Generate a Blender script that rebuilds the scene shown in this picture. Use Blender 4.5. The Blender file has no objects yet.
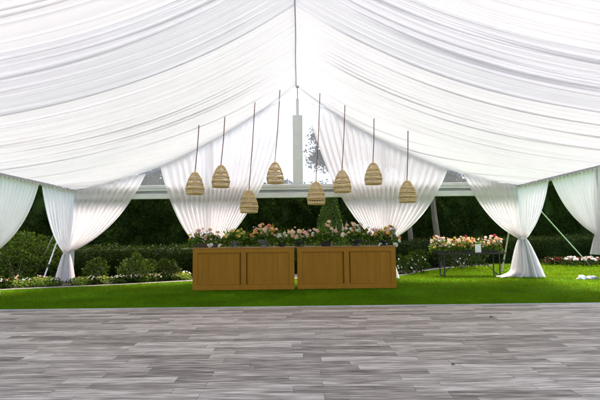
import bpy, math, random
import numpy as np
from mathutils import Vector, Matrix, Euler
random.seed(7); R = np.random.default_rng(7)
PI = math.pi
S = bpy.context.scene
COL = S.collection

# ------------------------------------------------------------------ camera
EYE = Vector((0, 0, 1.3)); FPX = 430.0
yaw, pitch, roll = math.atan(3/430), math.radians(5.18), math.radians(0.6)
Fw = Vector((math.sin(yaw)*math.cos(pitch), math.cos(yaw)*math.cos(pitch), math.sin(pitch)))
r0 = Vector((math.cos(yaw), -math.sin(yaw), 0)); u0 = r0.cross(Fw)
Rt = r0*math.cos(roll) - u0*math.sin(roll); Up = u0*math.cos(roll) + r0*math.sin(roll)
cam = bpy.data.cameras.new('camera'); co = bpy.data.objects.new('camera', cam); COL.objects.link(co)
cam.sensor_width = 36; cam.lens = 36*FPX/600; cam.clip_start = .05; cam.clip_end = 2000
M = Matrix((Rt, Up, -Fw)).transposed().to_4x4(); M.translation = EYE
co.matrix_world = M; S.camera = co
def ray(px, py): return (Fw*FPX + Rt*(px-300) + Up*(200-py))
def at(px, py, Y):
    d = ray(px, py); return EYE + d*(Y/d.y)
def ground(px, py, z=0.0):
    d = ray(px, py); return EYE + d*((z-1.3)/d.z)

# ------------------------------------------------------------------ materials
def newmat(name):
    m = bpy.data.materials.new(name); m.use_nodes = True
    nt = m.node_tree; nt.nodes.clear()
    out = nt.nodes.new('ShaderNodeOutputMaterial')
    return m, nt, out
def N(nt, t, **kw):
    n = nt.nodes.new(t)
    for k, v in kw.items():
        if k.startswith('_'): setattr(n, k[1:], v)
        else: n.inputs[k.replace('__', ' ')].default_value = v
    return n
def L(nt, a, b): nt.links.new(a, b)
def ramp(nt, fac, stops):
    r = nt.nodes.new('ShaderNodeValToRGB'); e = r.color_ramp.elements
    while len(e) < len(stops): e.new(.5)
    for k, (p, c) in enumerate(stops):
        e[k].position = p; e[k].color = (*c, 1) if len(c) == 3 else c
    if fac is not None: L(nt, fac, r.inputs[0])
    return r.outputs[0]
def mixc(nt, f, a, b, blend='MIX'):
    n = nt.nodes.new('ShaderNodeMix'); n.data_type = 'RGBA'; n.blend_type = blend
    for sock, v in ((n.inputs[0], f), (n.inputs[6], a), (n.inputs[7], b)):
        if hasattr(v, 'links'): L(nt, v, sock)
        else: sock.default_value = v if not isinstance(v, tuple) else (*v, 1)[:4]
    return n.outputs[2]
def math_(nt, op, a, b=0.0):
    n = nt.nodes.new('ShaderNodeMath'); n.operation = op
    for i, v in enumerate((a, b)):
        if hasattr(v, 'links'): L(nt, v, n.inputs[i])
        else: n.inputs[i].default_value = v
    return n.outputs[0]
def noise(nt, scale, detail=3, vec=None, rough=.55):
    n = N(nt, 'ShaderNodeTexNoise', Scale=scale, Detail=detail, Roughness=rough)
    if vec is not None: L(nt, vec, n.inputs['Vector'])
    return n.outputs['Fac']
def coord(nt, kind='Object', scale=None):
    c = nt.nodes.new('ShaderNodeTexCoord').outputs[kind]
    if scale:
        m = nt.nodes.new('ShaderNodeMapping'); m.inputs['Scale'].default_value = scale
        L(nt, c, m.inputs['Vector']); c = m.outputs[0]
    return c

def mottled(name, c1, c2, scale=8, rough=.6, bump=0, metal=0, vscale=None, spec=.5):
    m, nt, out = newmat(name)
    v = coord(nt, 'Object', vscale)
    f = noise(nt, scale, 5, v)
    p = N(nt, 'ShaderNodeBsdfPrincipled', Roughness=rough, Metallic=metal)
    p.inputs['Specular IOR Level'].default_value = spec
    L(nt, ramp(nt, f, [(.3, c1), (.7, c2)]), p.inputs['Base Color'])
    if bump:
        b = N(nt, 'ShaderNodeBump', Strength=bump, Distance=.01); L(nt, f, b.inputs['Height']); L(nt, b.outputs[0], p.inputs['Normal'])
    L(nt, p.outputs[0], out.inputs[0]); return m

def cloth_mat(name, col, transl, transp, weave=0.0):
    """thin white cloth: part scatters back, part lets light through, part is open weave"""
    m, nt, out = newmat(name)
    v = coord(nt, 'Object')
    f = noise(nt, 1.3, 4, v)
    c = ramp(nt, f, [(.3, tuple(x*.96 for x in col)), (.7, col)])
    d = N(nt, 'ShaderNodeBsdfDiffuse'); t = N(nt, 'ShaderNodeBsdfTranslucent')
    L(nt, c, d.inputs[0]); L(nt, c, t.inputs[0])
    mx = N(nt, 'ShaderNodeMixShader'); mx.inputs[0].default_value = transl
    L(nt, d.outputs[0], mx.inputs[1]); L(nt, t.outputs[0], mx.inputs[2])
    sh = mx.outputs[0]
    if transp > 0:
        tr = N(nt, 'ShaderNodeBsdfTransparent')
        m2 = N(nt, 'ShaderNodeMixShader')
        f2 = noise(nt, 5, 3, coord(nt, 'Object', (3, 3, .5)))
        L(nt, math_(nt, 'MULTIPLY_ADD', f2, transp*.8), m2.inputs[0])
        m2.inputs[0].links[0].from_node.inputs[2].default_value = transp*.6
        L(nt, sh, m2.inputs[1]); L(nt, tr.outputs[0], m2.inputs[2]); sh = m2.outputs[0]
    L(nt, sh, out.inputs[0]); return m

def leaf_mat(name, cols, transl=.3, scale=.7, rough=.5):
    """leaves: colour from clump noise plus a random shift per leaf"""
    m, nt, out = newmat(name)
    g = nt.nodes.new('ShaderNodeNewGeometry')
    f = noise(nt, scale, 3, coord(nt, 'Object'))
    f = math_(nt, 'ADD', math_(nt, 'MULTIPLY', f, .75), math_(nt, 'MULTIPLY', g.outputs['Random Per Island'], .45))
    n = len(cols)
    c = ramp(nt, f, [(.3+.5*i/(n-1), cc) for i, cc in enumerate(cols)])
    p = N(nt, 'ShaderNodeBsdfPrincipled', Roughness=rough); p.inputs['Specular IOR Level'].default_value = .05
    L(nt, c, p.inputs['Base Color'])
    t = N(nt, 'ShaderNodeBsdfTranslucent'); L(nt, mixc(nt, .3, c, (.25, .35, .03)), t.inputs[0])
    mx = N(nt, 'ShaderNodeMixShader'); mx.inputs[0].default_value = transl
    L(nt, p.outputs[0], mx.inputs[1]); L(nt, t.outputs[0], mx.inputs[2])
    L(nt, mx.outputs[0], out.inputs[0]); return m

def petal_mat(name, c1, c2):
    m, nt, out = newmat(name)
    g = nt.nodes.new('ShaderNodeNewGeometry')
    oi = nt.nodes.new('ShaderNodeObjectInfo')
    f = math_(nt, 'ADD', math_(nt, 'MULTIPLY', g.outputs['Random Per Island'], .6), math_(nt, 'MULTIPLY', oi.outputs['Random'], .4))
    c = ramp(nt, f, [(.1, c1), (.9, c2)])
    d = N(nt, 'ShaderNodeBsdfDiffuse'); t = N(nt, 'ShaderNodeBsdfTranslucent'); L(nt, c, d.inputs[0]); L(nt, c, t.inputs[0])
    mx = N(nt, 'ShaderNodeMixShader'); mx.inputs[0].default_value = .3
    L(nt, d.outputs[0], mx.inputs[1]); L(nt, t.outputs[0], mx.inputs[2]); L(nt, mx.outputs[0], out.inputs[0]); return m

def deck_mat():
    m, nt, out = newmat('grey_plank_floor')
    s = nt.nodes.new('ShaderNodeSeparateXYZ'); L(nt, coord(nt, 'Object'), s.inputs[0])
    PW, PL = .15, 1.0
    x, y = s.outputs[0], s.outputs[1]
    ry = math_(nt, 'DIVIDE', y, PW); row = math_(nt, 'FLOOR', ry)
    w1 = nt.nodes.new('ShaderNodeTexWhiteNoise'); w1.noise_dimensions = '1D'; L(nt, row, w1.inputs['W'])
    rx = math_(nt, 'ADD', math_(nt, 'DIVIDE', x, PL), math_(nt, 'MULTIPLY', w1.outputs[0], 7.3))
    colm = math_(nt, 'FLOOR', rx)
    cb = nt.nodes.new('ShaderNodeCombineXYZ'); L(nt, row, cb.inputs[0]); L(nt, colm, cb.inputs[1])
    w2 = nt.nodes.new('ShaderNodeTexWhiteNoise'); w2.noise_dimensions = '3D'; L(nt, cb.outputs[0], w2.inputs['Vector'])
    tone = w2.outputs[0]
    # grain, shifted for each plank
    gv = nt.nodes.new('ShaderNodeCombineXYZ')
    L(nt, math_(nt, 'ADD', math_(nt, 'MULTIPLY', x, 1.7), math_(nt, 'MULTIPLY', tone, 37)), gv.inputs[0])
    L(nt, math_(nt, 'MULTIPLY', y, 24), gv.inputs[1]); L(nt, math_(nt, 'MULTIPLY', tone, 19), gv.inputs[2])
    g1 = noise(nt, 1.6, 5, gv.outputs[0], .6)
    gv2 = nt.nodes.new('ShaderNodeCombineXYZ')
    L(nt, math_(nt, 'ADD', math_(nt, 'MULTIPLY', x, 3.5), math_(nt, 'MULTIPLY', tone, 11)), gv2.inputs[0])
    L(nt, math_(nt, 'MULTIPLY', y, 95), gv2.inputs[1])
    g2 = noise(nt, 1.0, 4, gv2.outputs[0], .6)
    f = math_(nt, 'ADD', math_(nt, 'MULTIPLY', tone, .2), math_(nt, 'ADD', math_(nt, 'MULTIPLY', g1, .95), math_(nt, 'MULTIPLY', g2, .55)))
    c = ramp(nt, f, [(.65, (.072, .056, .044)), (.78, (.205, .166, .133)), (.89, (.33, .278, .226)), (1.0, (.54, .47, .395))])
    # the dark joints
    fy = math_(nt, 'FRACT', ry); fx = math_(nt, 'FRACT', rx)
    jy = math_(nt, 'LESS_THAN', fy, .03); jx = math_(nt, 'LESS_THAN', fx, .006)
    j = math_(nt, 'MAXIMUM', jy, jx)
    c = mixc(nt, math_(nt, 'MULTIPLY', j, .65), c, (.05, .045, .042))
    p = N(nt, 'ShaderNodeBsdfPrincipled', Roughness=.5); p.inputs['Specular IOR Level'].default_value = .35
    L(nt, c, p.inputs['Base Color'])
    L(nt, ramp(nt, g2, [(.3, (.42,)*3), (.7, (.6,)*3)]), p.inputs['Roughness'])
    b = N(nt, 'ShaderNodeBump', Strength=.25, Distance=.003); L(nt, math_(nt, 'SUBTRACT', g2, j), b.inputs['Height']); L(nt, b.outputs[0], p.inputs['Normal'])
    L(nt, p.outputs[0], out.inputs[0]); return m

def lawn_mat(name, blades):
    m, nt, out = newmat(name)
    v = coord(nt, 'Object')
    f = noise(nt, .8, 5, v); f2 = noise(nt, 6, 4, v)
    k = math_(nt, 'ADD', math_(nt, 'MULTIPLY', math_(nt, 'SUBTRACT', f, .5), 1.5), math_(nt, 'ADD', math_(nt, 'MULTIPLY', math_(nt, 'SUBTRACT', f2, .5), .8), .5))
    if blades:
        g = nt.nodes.new('ShaderNodeNewGeometry')
        k = math_(nt, 'ADD', math_(nt, 'MULTIPLY', k, .7), math_(nt, 'MULTIPLY', g.outputs['Random Per Island'], .3))
    c = ramp(nt, k, [(.25, (.026, .095, .001)), (.5, (.046, .155, .002)), (.78, (.085, .215, .003))])
    p = N(nt, 'ShaderNodeBsdfPrincipled', Roughness=.9); p.inputs['Specular IOR Level'].default_value = .04
    L(nt, c, p.inputs['Base Color'])
    sh = p.outputs[0]
    if blades:
        t = N(nt, 'ShaderNodeBsdfTranslucent'); L(nt, mixc(nt, .6, c, (.36, .38, .01)), t.inputs[0])
        mx = N(nt, 'ShaderNodeMixShader'); mx.inputs[0].default_value = .4
        L(nt, sh, mx.inputs[1]); L(nt, t.outputs[0], mx.inputs[2]); sh = mx.outputs[0]
    L(nt, sh, out.inputs[0]); return m

def wood_mat(name, c1, c2, vs, rough=.45):
    m, nt, out = newmat(name)
    g = noise(nt, 2.2, 6, coord(nt, 'Object', vs), .62)
    w = noise(nt, .9, 3, coord(nt, 'Object'))
    gi = nt.nodes.new('ShaderNodeNewGeometry').outputs['Random Per Island']
    c = ramp(nt, math_(nt, 'ADD', math_(nt, 'MULTIPLY', g, .75), math_(nt, 'ADD', math_(nt, 'MULTIPLY', w, .3), math_(nt, 'MULTIPLY', math_(nt, 'SUBTRACT', gi, .5), .10))), [(.3, c1), (.75, c2)])
    p = N(nt, 'ShaderNodeBsdfPrincipled', Roughness=rough); p.inputs['Specular IOR Level'].default_value = .1; L(nt, c, p.inputs['Base Color'])
    b = N(nt, 'ShaderNodeBump', Strength=.2, Distance=.004); L(nt, g, b.inputs['Height']); L(nt, b.outputs[0], p.inputs['Normal'])
    L(nt, p.outputs[0], out.inputs[0]); return m

def vinyl_mat():
    m, nt, out = newmat('clear_vinyl')
    f = noise(nt, 1.6, 4, coord(nt, 'Object'))
    d = N(nt, 'ShaderNodeBsdfTranslucent', Color=(.85, .87, .9, 1)); t = N(nt, 'ShaderNodeBsdfTransparent')
    t.inputs[0].default_value = (.70, .715, .74, 1)
    mx = N(nt, 'ShaderNodeMixShader')
    L(nt, math_(nt, 'ADD', math_(nt, 'MULTIPLY', f, .08), .02), mx.inputs[0])
    L(nt, t.outputs[0], mx.inputs[1]); L(nt, d.outputs[0], mx.inputs[2])
    gl = N(nt, 'ShaderNodeBsdfGlossy', Roughness=.15); m2 = N(nt, 'ShaderNodeMixShader'); m2.inputs[0].default_value = .05
    L(nt, mx.outputs[0], m2.inputs[1]); L(nt, gl.outputs[0], m2.inputs[2])
    L(nt, m2.outputs[0], out.inputs[0]); return m

MT = dict(
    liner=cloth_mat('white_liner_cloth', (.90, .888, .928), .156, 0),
    liner_b=cloth_mat('white_liner_cloth_shaded', (.865, .866, .935), .132, 0),  # same liner cloth, shade put into its bluer, dimmer colour
    sheer=cloth_mat('white_sheer_cloth', (.97, .935, .93), .60, .12),
    deck=deck_mat(), lawn=lawn_mat('lawn_soil', 0), grass=lawn_mat('grass_blades', 1),
    counter=wood_mat('ochre_painted_wood', (.27, .118, .010), (.355, .158, .016), (9, 9, .8)),
    countertop=wood_mat('ochre_counter_top', (.22, .11, .028), (.31, .16, .045), (.9, 9, 9)),
    alu=mottled('white_frame_metal', (.66, .67, .69), (.76, .77, .78), 3, .4, metal=0),
    alud=mottled('grey_frame_metal', (.34, .35, .37), (.44, .45, .47), 4, .4, metal=.3),
    rope=mottled('brown_cord', (.13, .05, .03), (.22, .09, .06), 40, .8),
    rattan=mottled('rattan', (.62, .42, .20), (.82, .62, .36), 22, .65),
    rattan_d=mottled('rattan_band', (.54, .36, .17), (.74, .54, .29), 22, .65),
    strap=mottled('white_strap', (.72, .70, .68), (.84, .82, .80), 9, .7),
    strap_b=mottled('tan_strap', (.28, .23, .16), (.42, .36, .26), 9, .7),
    pole=wood_mat('tan_pole', (.52, .42, .27), (.68, .58, .42), (9, 9, .8)),
    dark=mottled('dark_metal', (.012, .012, .012), (.03, .028, .026), 9, .45),
    tabletop=wood_mat('dark_table_board', (.035, .02, .012), (.08, .05, .03), (1, 12, 12)),
    greyp=mottled('grey_zinc', (.13, .135, .145), (.24, .25, .265), 14, .5, .2),
    darkp=mottled('dark_planter', (.025, .024, .026), (.06, .058, .06), 14, .55, .2),
    brownp=mottled('brown_planter', (.045, .03, .018), (.10, .07, .04), 14, .7, .2),
    bark=mottled('tree_bark', (.10, .075, .05), (.26, .20, .14), 5, .9, .8, vscale=(4, 4, .7)),
    stone=mottled('pale_edging_stone', (.20, .175, .14), (.33, .29, .24), 6, .8, .3),
    soil=mottled('dark_mulch', (.016, .011, .007), (.05, .035, .022), 18, .95, .8),
    hedge=leaf_mat('hedge_leaves', [(.004, .010, .001), (.013, .026, .003), (.040, .062, .008)], .2, 1.1),
    lowh=leaf_mat('low_hedge_leaves', [(.004, .010, .001), (.012, .024, .003), (.034, .054, .008)], .12, 1.2),
    bush=leaf_mat('bush_leaves', [(.008, .019, .002), (.02, .042, .004), (.055, .095, .010)], .2, 2),
    thuja=leaf_mat('thuja_leaves', [(.022, .05, .008), (.045, .09, .014), (.075, .13, .03)], .2, 2),
    treel=leaf_mat('tree_leaves', [(.02, .042, .01), (.045, .075, .02), (.08, .12, .04)], .3),
    pot_leaf=leaf_mat('pot_leaves', [(.022, .06, .006), (.065, .14, .014), (.18, .27, .035)], .35, 6),
    lime_leaf=leaf_mat('lime_leaves', [(.10, .18, .02), (.2, .3, .04), (.34, .42, .08)], .3, 6),
    white=petal_mat('white_petals', (.78, .74, .62), (.88, .87, .83)),
    pink=petal_mat('pink_petals', (.80, .48, .43), (.88, .72, .66)),
    peach=petal_mat('peach_petals', (.82, .52, .34), (.89, .73, .55)),
    orange=petal_mat('orange_petals', (.76, .25, .13), (.85, .48, .24)),
    yellow=petal_mat('yellow_petals', (.78, .52, .07), (.85, .70, .25)),
    red=petal_mat('red_petals', (.30, .03, .04), (.5, .08, .09)),
    blue=petal_mat('blue_petals', (.22, .30, .42), (.40, .48, .60)),
    vinyl=vinyl_mat(),
    card=mottled('white_card', (.78, .78, .77), (.84, .84, .83), 5, .5),
    leafd=mottled('dry_leaf', (.03, .015, .008), (.06, .03, .015), 30, .8),
)

# ------------------------------------------------------------------ mesh helpers
class MB:
    def __init__(s): s.v = []; s.f = []; s.n = 0
    def add(s, v, f):
        v = np.asarray(v, float).reshape(-1, 3)
        s.f += [[int(i)+s.n for i in q] for q in f]
        s.v.append(v); s.n += len(v); return s
    def grid(s, P, closed_u=False, closed_v=False):
        a, b = P.shape[:2]; f = []
        for i in range(a if closed_u else a-1):
            for j in range(b if closed_v else b-1):
                i2, j2 = (i+1) % a, (j+1) % b
                f.append((i*b+j, i2*b+j, i2*b+j2, i*b+j2))
        return s.add(P, f)
    def box(s, c, d, bev=0.0, rz=0.0):
        x, y, z = d[0]/2, d[1]/2, d[2]/2; b = min(bev, x, y, z)*.98
        if b <= 0:
            v = [(sx*x, sy*y, sz*z) for sx in (-1, 1) for sy in (-1, 1) for sz in (-1, 1)]
            f = [(0, 1, 3, 2), (4, 6, 7, 5), (0, 4, 5, 1), (2, 3, 7, 6), (0, 2, 6, 4), (1, 5, 7, 3)]
        else:
            rings = []
            for zz, ins in ((-z, b), (-z+b, 0), (z-b, 0), (z, b)):
                X, Y = x-ins, y-ins
                k = b if ins == 0 else b*.5
                rings.append([(X-k, -Y, zz), (X, -Y+k, zz), (X, Y-k, zz), (X-k, Y, zz), (-X+k, Y, zz), (-X, Y-k, zz), (-X, -Y+k, zz), (-X+k, -Y, zz)])
            v = [p for r in rings for p in r]; f = []
            for i in range(3):
                for j in range(8): f.append((i*8+j, i*8+(j+1) % 8, (i+1)*8+(j+1) % 8, (i+1)*8+j))
            f += [tuple(range(7, -1, -1)), tuple(range(24, 32))]
        v = np.array(v)
        if rz:
            c_, s_ = math.cos(rz), math.sin(rz); v = np.stack([v[:, 0]*c_-v[:, 1]*s_, v[:, 0]*s_+v[:, 1]*c_, v[:, 2]], 1)
        return s.add(v+np.array(c), f)
    def tube(s, pts, r, n=8, cap=True):
        pts = np.array([tuple(p) for p in pts], float); k = len(pts)
        rs = np.broadcast_to(np.asarray(r, float), (k,))
        tan = np.gradient(pts, axis=0); tan /= np.linalg.norm(tan, axis=1)[:, None]+1e-12
        ref = np.array([0, 0, 1.]) if abs(tan[0][2]) < .9 else np.array([1., 0, 0])
        P = np.zeros((k, n, 3)); a = np.linspace(0, 2*PI, n, endpoint=False)
        for i in range(k):
            x = np.cross(tan[i], ref); x /= np.linalg.norm(x)+1e-12; y = np.cross(tan[i], x)
            P[i] = pts[i]+rs[i]*(np.cos(a)[:, None]*x+np.sin(a)[:, None]*y)
        st = s.n
        s.grid(P, closed_v=True)
        if cap: s.f += [[st+j for j in range(n)][::-1], [st+(k-1)*n+j for j in range(n)]]
        return s
    def bar(s, p, q, w, t):
        p, q = Vector(p), Vector(q); d = (q-p).normalized()
        x = d.cross(Vector((0, 0, 1)) if abs(d.z) < .95 else Vector((0, 1, 0))).normalized(); y = d.cross(x)
        v = [c+x*(a*w/2)+y*(b*t/2) for c in (p, q) for a, b in ((-1, -1), (1, -1), (1, 1), (-1, 1))]
        return s.add([tuple(i) for i in v], [(3, 2, 1, 0), (4, 5, 6, 7)]+[(i, (i+1) % 4, 4+(i+1) % 4, 4+i) for i in range(4)])
    def lathe(s, prof, n=24, c=(0, 0, 0)):
        a = np.linspace(0, 2*PI, n, endpoint=False)
        P = np.array([[(r*math.cos(t)+c[0], r*math.sin(t)+c[1], z+c[2]) for t in a] for r, z in prof])
        return s.grid(P, closed_v=True)
    def build(s, name, mat, parent=None, smooth=True, loc=None):
        me = bpy.data.meshes.new(name)
        v = np.concatenate(s.v) if s.v else np.zeros((0, 3))
        me.from_pydata(v.tolist(), [], s.f); me.update()
        if smooth: me.polygons.foreach_set('use_smooth', [True]*len(me.polygons))
        me.materials.append(MT[mat])
        o = bpy.data.objects.new(name, me); COL.objects.link(o)
        if parent: o.parent = parent
        if loc: o.location = loc
        return o

def quads_obj(name, V, mat, parent=None, k=4, smooth=False):
    """V: (n,k,3) separate faces, one mesh"""
    n = len(V); me = bpy.data.meshes.new(name)
    me.vertices.add(n*k); me.vertices.foreach_set('co', V.reshape(-1).astype(np.float32))
    me.loops.add(n*k); me.loops.foreach_set('vertex_index', np.arange(n*k, dtype=np.int32))
    me.polygons.add(n); me.polygons.foreach_set('loop_start', np.arange(0, n*k, k, dtype=np.int32))
    me.polygons.foreach_set('loop_total', np.full(n, k, dtype=np.int32))
    me.update(calc_edges=True); me.validate()
    me.materials.append(MT[mat]); o = bpy.data.objects.new(name, me); COL.objects.link(o)
    if parent: o.parent = parent
    return o
def unit(v): return v/(np.linalg.norm(v, axis=-1, keepdims=True)+1e-9)
def leaves(P, size, up=0.0, aspect=.55, out=None, jit=.4):
    """one rhombic folded leaf per point"""
    n = len(P); a = R.normal(size=(n, 3)); a[:, 2] += up
    if out is not None: a += out*1.2
    a = unit(a); b = unit(np.cross(a, R.normal(size=(n, 3)))); c = np.cross(a, b)
    l = size*(1-jit+2*jit*R.random((n, 1))); w = l*aspect
    return np.stack([P-a*l/2, P+b*w/2+c*w*.15, P+a*l/2, P-b*w/2+c*w*.15], 1)

def tag(o, label, cat, group=None, kind=None):
    o['label'] = label
    if cat: o['category'] = cat
    if group: o['group'] = group
    if kind: o['kind'] = kind
    return o
def structure(o): o['kind'] = 'structure'; return o
def thing(name, label, cat, loc=(0, 0, 0), group=None, rz=0.0):
    e = bpy.data.objects.new(name, None); COL.objects.link(e); e.location = loc; e.rotation_euler = (0, 0, rz)
    e.empty_display_size = .2
    return tag(e, label, cat, group)
def copy_tree(o, parent=None):
    c = o.copy(); COL.objects.link(c)
    if parent: c.parent = parent
    for ch in list(o.children): copy_tree(ch, c)
    return c

# ------------------------------------------------------------------ ground
g = MB(); g.grid(np.array([[(x, y, 0) for y in np.linspace(-120, 300, 22)] for x in np.linspace(-220, 220, 23)]))
structure(g.build('lawn', 'lawn', smooth=False))
DE = 8.05
fl = MB().box((0, (DE-9)/2, .03), (26, DE+9, .06), .004)
structure(fl.build('wooden_floor', 'deck', smooth=False))
ed = MB().box((0, DE+.022, .033), (26, .04, .066), .006)
structure(ed.build('floor_edging', 'alud', smooth=False))

# path along the flower bed
pp = [ground(*q) for q in ((-60, 294), (-20, 291.5), (0, 290.3), (60, 287.6), (120, 285), (190, 281.3))]
pp += [Vector((-1.0, 14.15, 0)), Vector((1.6, 14.6, 0))] + [ground(*q) for q in ((402, 275.5), (420, 272), (440, 269), (470, 266.3), (520, 264.8))]
def spline(pts, n=10):
    out = []
    for i in range(len(pts)-1):
        p0, p1, p2, p3 = pts[max(i-1, 0)], pts[i], pts[i+1], pts[min(i+2, len(pts)-1)]
        for k in range(n):
            t = k/n
            out.append(.5*((2*p1)+(p2-p0)*t+(2*p0-5*p1+4*p2-p3)*t*t+(3*p1-p0-3*p2+p3)*t**3))
    out.append(pts[-1]); return out
PS = spline(pp)
def ribbon(line, w0, w1, z):
    P = []
    for i, p in enumerate(line):
        t = (line[min(i+1, len(line)-1)]-line[max(i-1, 0)]).normalized(); nrm = Vector((-t.y, t.x, 0))
        P.append([tuple(p+nrm*w0+Vector((0, 0, z))), tuple(p+nrm*w1+Vector((0, 0, z)))])
    return np.array(P)
structure(MB().grid(ribbon(PS, -.02, .20, .012)).build('garden_path', 'stone', smooth=False))
structure(MB().grid(ribbon(PS, .20, 3.4, .006)).build('flower_bed', 'soil', smooth=False))

# grass blades in front of the path
def path_y(x):
    xs = np.array([p.x for p in PS]); ys = np.array([p.y for p in PS]); o = np.argsort(xs)
    return np.interp(x, xs[o], ys[o])
def blades():
    out = []
    for y0, y1, den, h in ((DE+.045, DE+.13, 4200, .055), (DE+.04, 10, 2600, .034), (10, 12.5, 1500, .036), (12.5, 16, 1000, .04), (16, 22.5, 600, .045)):
        w = .74*y1+.6; n = int(den*(y1-y0)*2*w)
        x = R.uniform(-w, w, n); y = R.uniform(y0, y1, n)
        ok = (y < path_y(x)-.16) | (x > 9)
        x, y = x[ok], y[ok]; n = len(x)
        patch = .75+.25*np.sin(x*1.7+np.sin(y*2.1))*np.sin(y*1.3+1)
        hh = h*(.5+.8*R.random(n))*(patch+.3); a = R.uniform(0, 2*PI, n); lean = R.uniform(.1, .9, n)*hh
        wv = .0045*(y/9)
        b = np.stack([np.cos(a+1.57)*wv, np.sin(a+1.57)*wv, np.zeros(n)], 1); p = np.stack([x, y, np.zeros(n)], 1)
        tip = p+np.stack([np.cos(a)*lean, np.sin(a)*lean, hh], 1)
        out.append(np.stack([p-b, p+b, tip], 1))
    return np.concatenate(out)
tag(quads_obj('grass', blades(), 'grass', k=3), 'short bright green mown grass between floor and hedge', 'grass', kind='stuff')

# ------------------------------------------------------------------ marquee frame
W, RH, EV, BY = 7.27, 6.42, 3.0, 14.0
LEGS = [14.0, 10.18, 6.4, 2.6]
tf = thing('marquee_frame', 'white metal marquee frame carrying the draped ceiling', 'tent frame', (0, BY, 0))
def lp(x, y, z): return (x, y-BY, z)
for y in LEGS:
    for sx in (-1, 1):
        MB().box(lp(sx*W, y, 1.45), (.11, .11, 2.9), .008).build('leg', 'alud', tf, False)
for sx in (-1, 1):
    MB().box(lp(sx*W, (14+2.6)/2, 2.935), (.10, 11.4, .10), .008).build('eave_beam', 'alud', tf, False)
    for sy, y in ((1, BY+.12), (-1, 2.5)):
        MB().bar(lp(0, y, RH+.08), lp(sx*(W+.1), y, EV+.06), .1, .1).build('rafter', 'alu', tf, False)
MB().tube([lp(.006*math.sin(y*2), y, RH-.05) for y in np.linspace(13.85, 2.5, 24)], .016, 8).build('ridge_pole', 'alud', tf)
MB().lathe([(0, -.04), (.04, -.035), (.055, -.01), (.055, .02), (.03, .04), (0, .045)], 14, lp(.05, 13.8, RH-.12)).build('ridge_clamp', 'alud', tf)
gb = MB().box(lp(0, BY+.03, 3.0), (2*W-.12, .14, .19), .01); gb.build('gable_beam', 'alu', tf, False)
MB().box(lp(0, BY+.08, 2.86), (2*W-.12, .03, .12), .004).build('beam_web', 'alud', tf, False)  # grey instead of frame white, standing for shade in the recess
MB().box(lp(0, BY+.03, 2.735), (2*W-.12, .13, .17), .01).build('lower_rail', 'alu', tf, False)
MB().box(lp(0, BY-.046, 2.99), (2*W-.12, .012, .012)).build('keder_strip', 'alud', tf, False)
for x in (-2.85, 2.87):
    zt = EV+(RH-EV)*(1-abs(x)/W)
    MB().box(lp(x, BY+.16, zt/2), (.10, .10, zt-.02), .008).build('gable_post', 'alu', tf, False)
# the wide central post and the thin pole above it
MB().box(lp(.04, BY+.02, 4.26), (.33, .08, 2.32), .012).build('king_post', 'alu', tf, False)
MB().box(lp(.045, BY+.022, 5.70), (.10, .06, .56), .008).build('post_head', 'alu', tf, False)
MB().tube([lp(.05, BY+.02, 5.4), lp(.05, BY+.02, RH-.1)], .018, 8).build('apex_pole', 'alud', tf)
# clear gable infill
gv = MB().add([(-W+.1, BY+.2, 3.08), (W-.1, BY+.2, 3.08), (0, BY+.2, RH+.02), (-W+.1, BY+.204, 3.08), (W-.1, BY+.204, 3.08), (0, BY+.204, RH+.02)], [(0, 1, 2), (5, 4, 3), (0, 3, 4, 1), (1, 4, 5, 2), (2, 5, 3, 0)])
tag(gv.build('gable_window', 'vinyl', smooth=False), 'large cloudy clear vinyl triangle filling the gable above the white beam', 'gable window')

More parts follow.
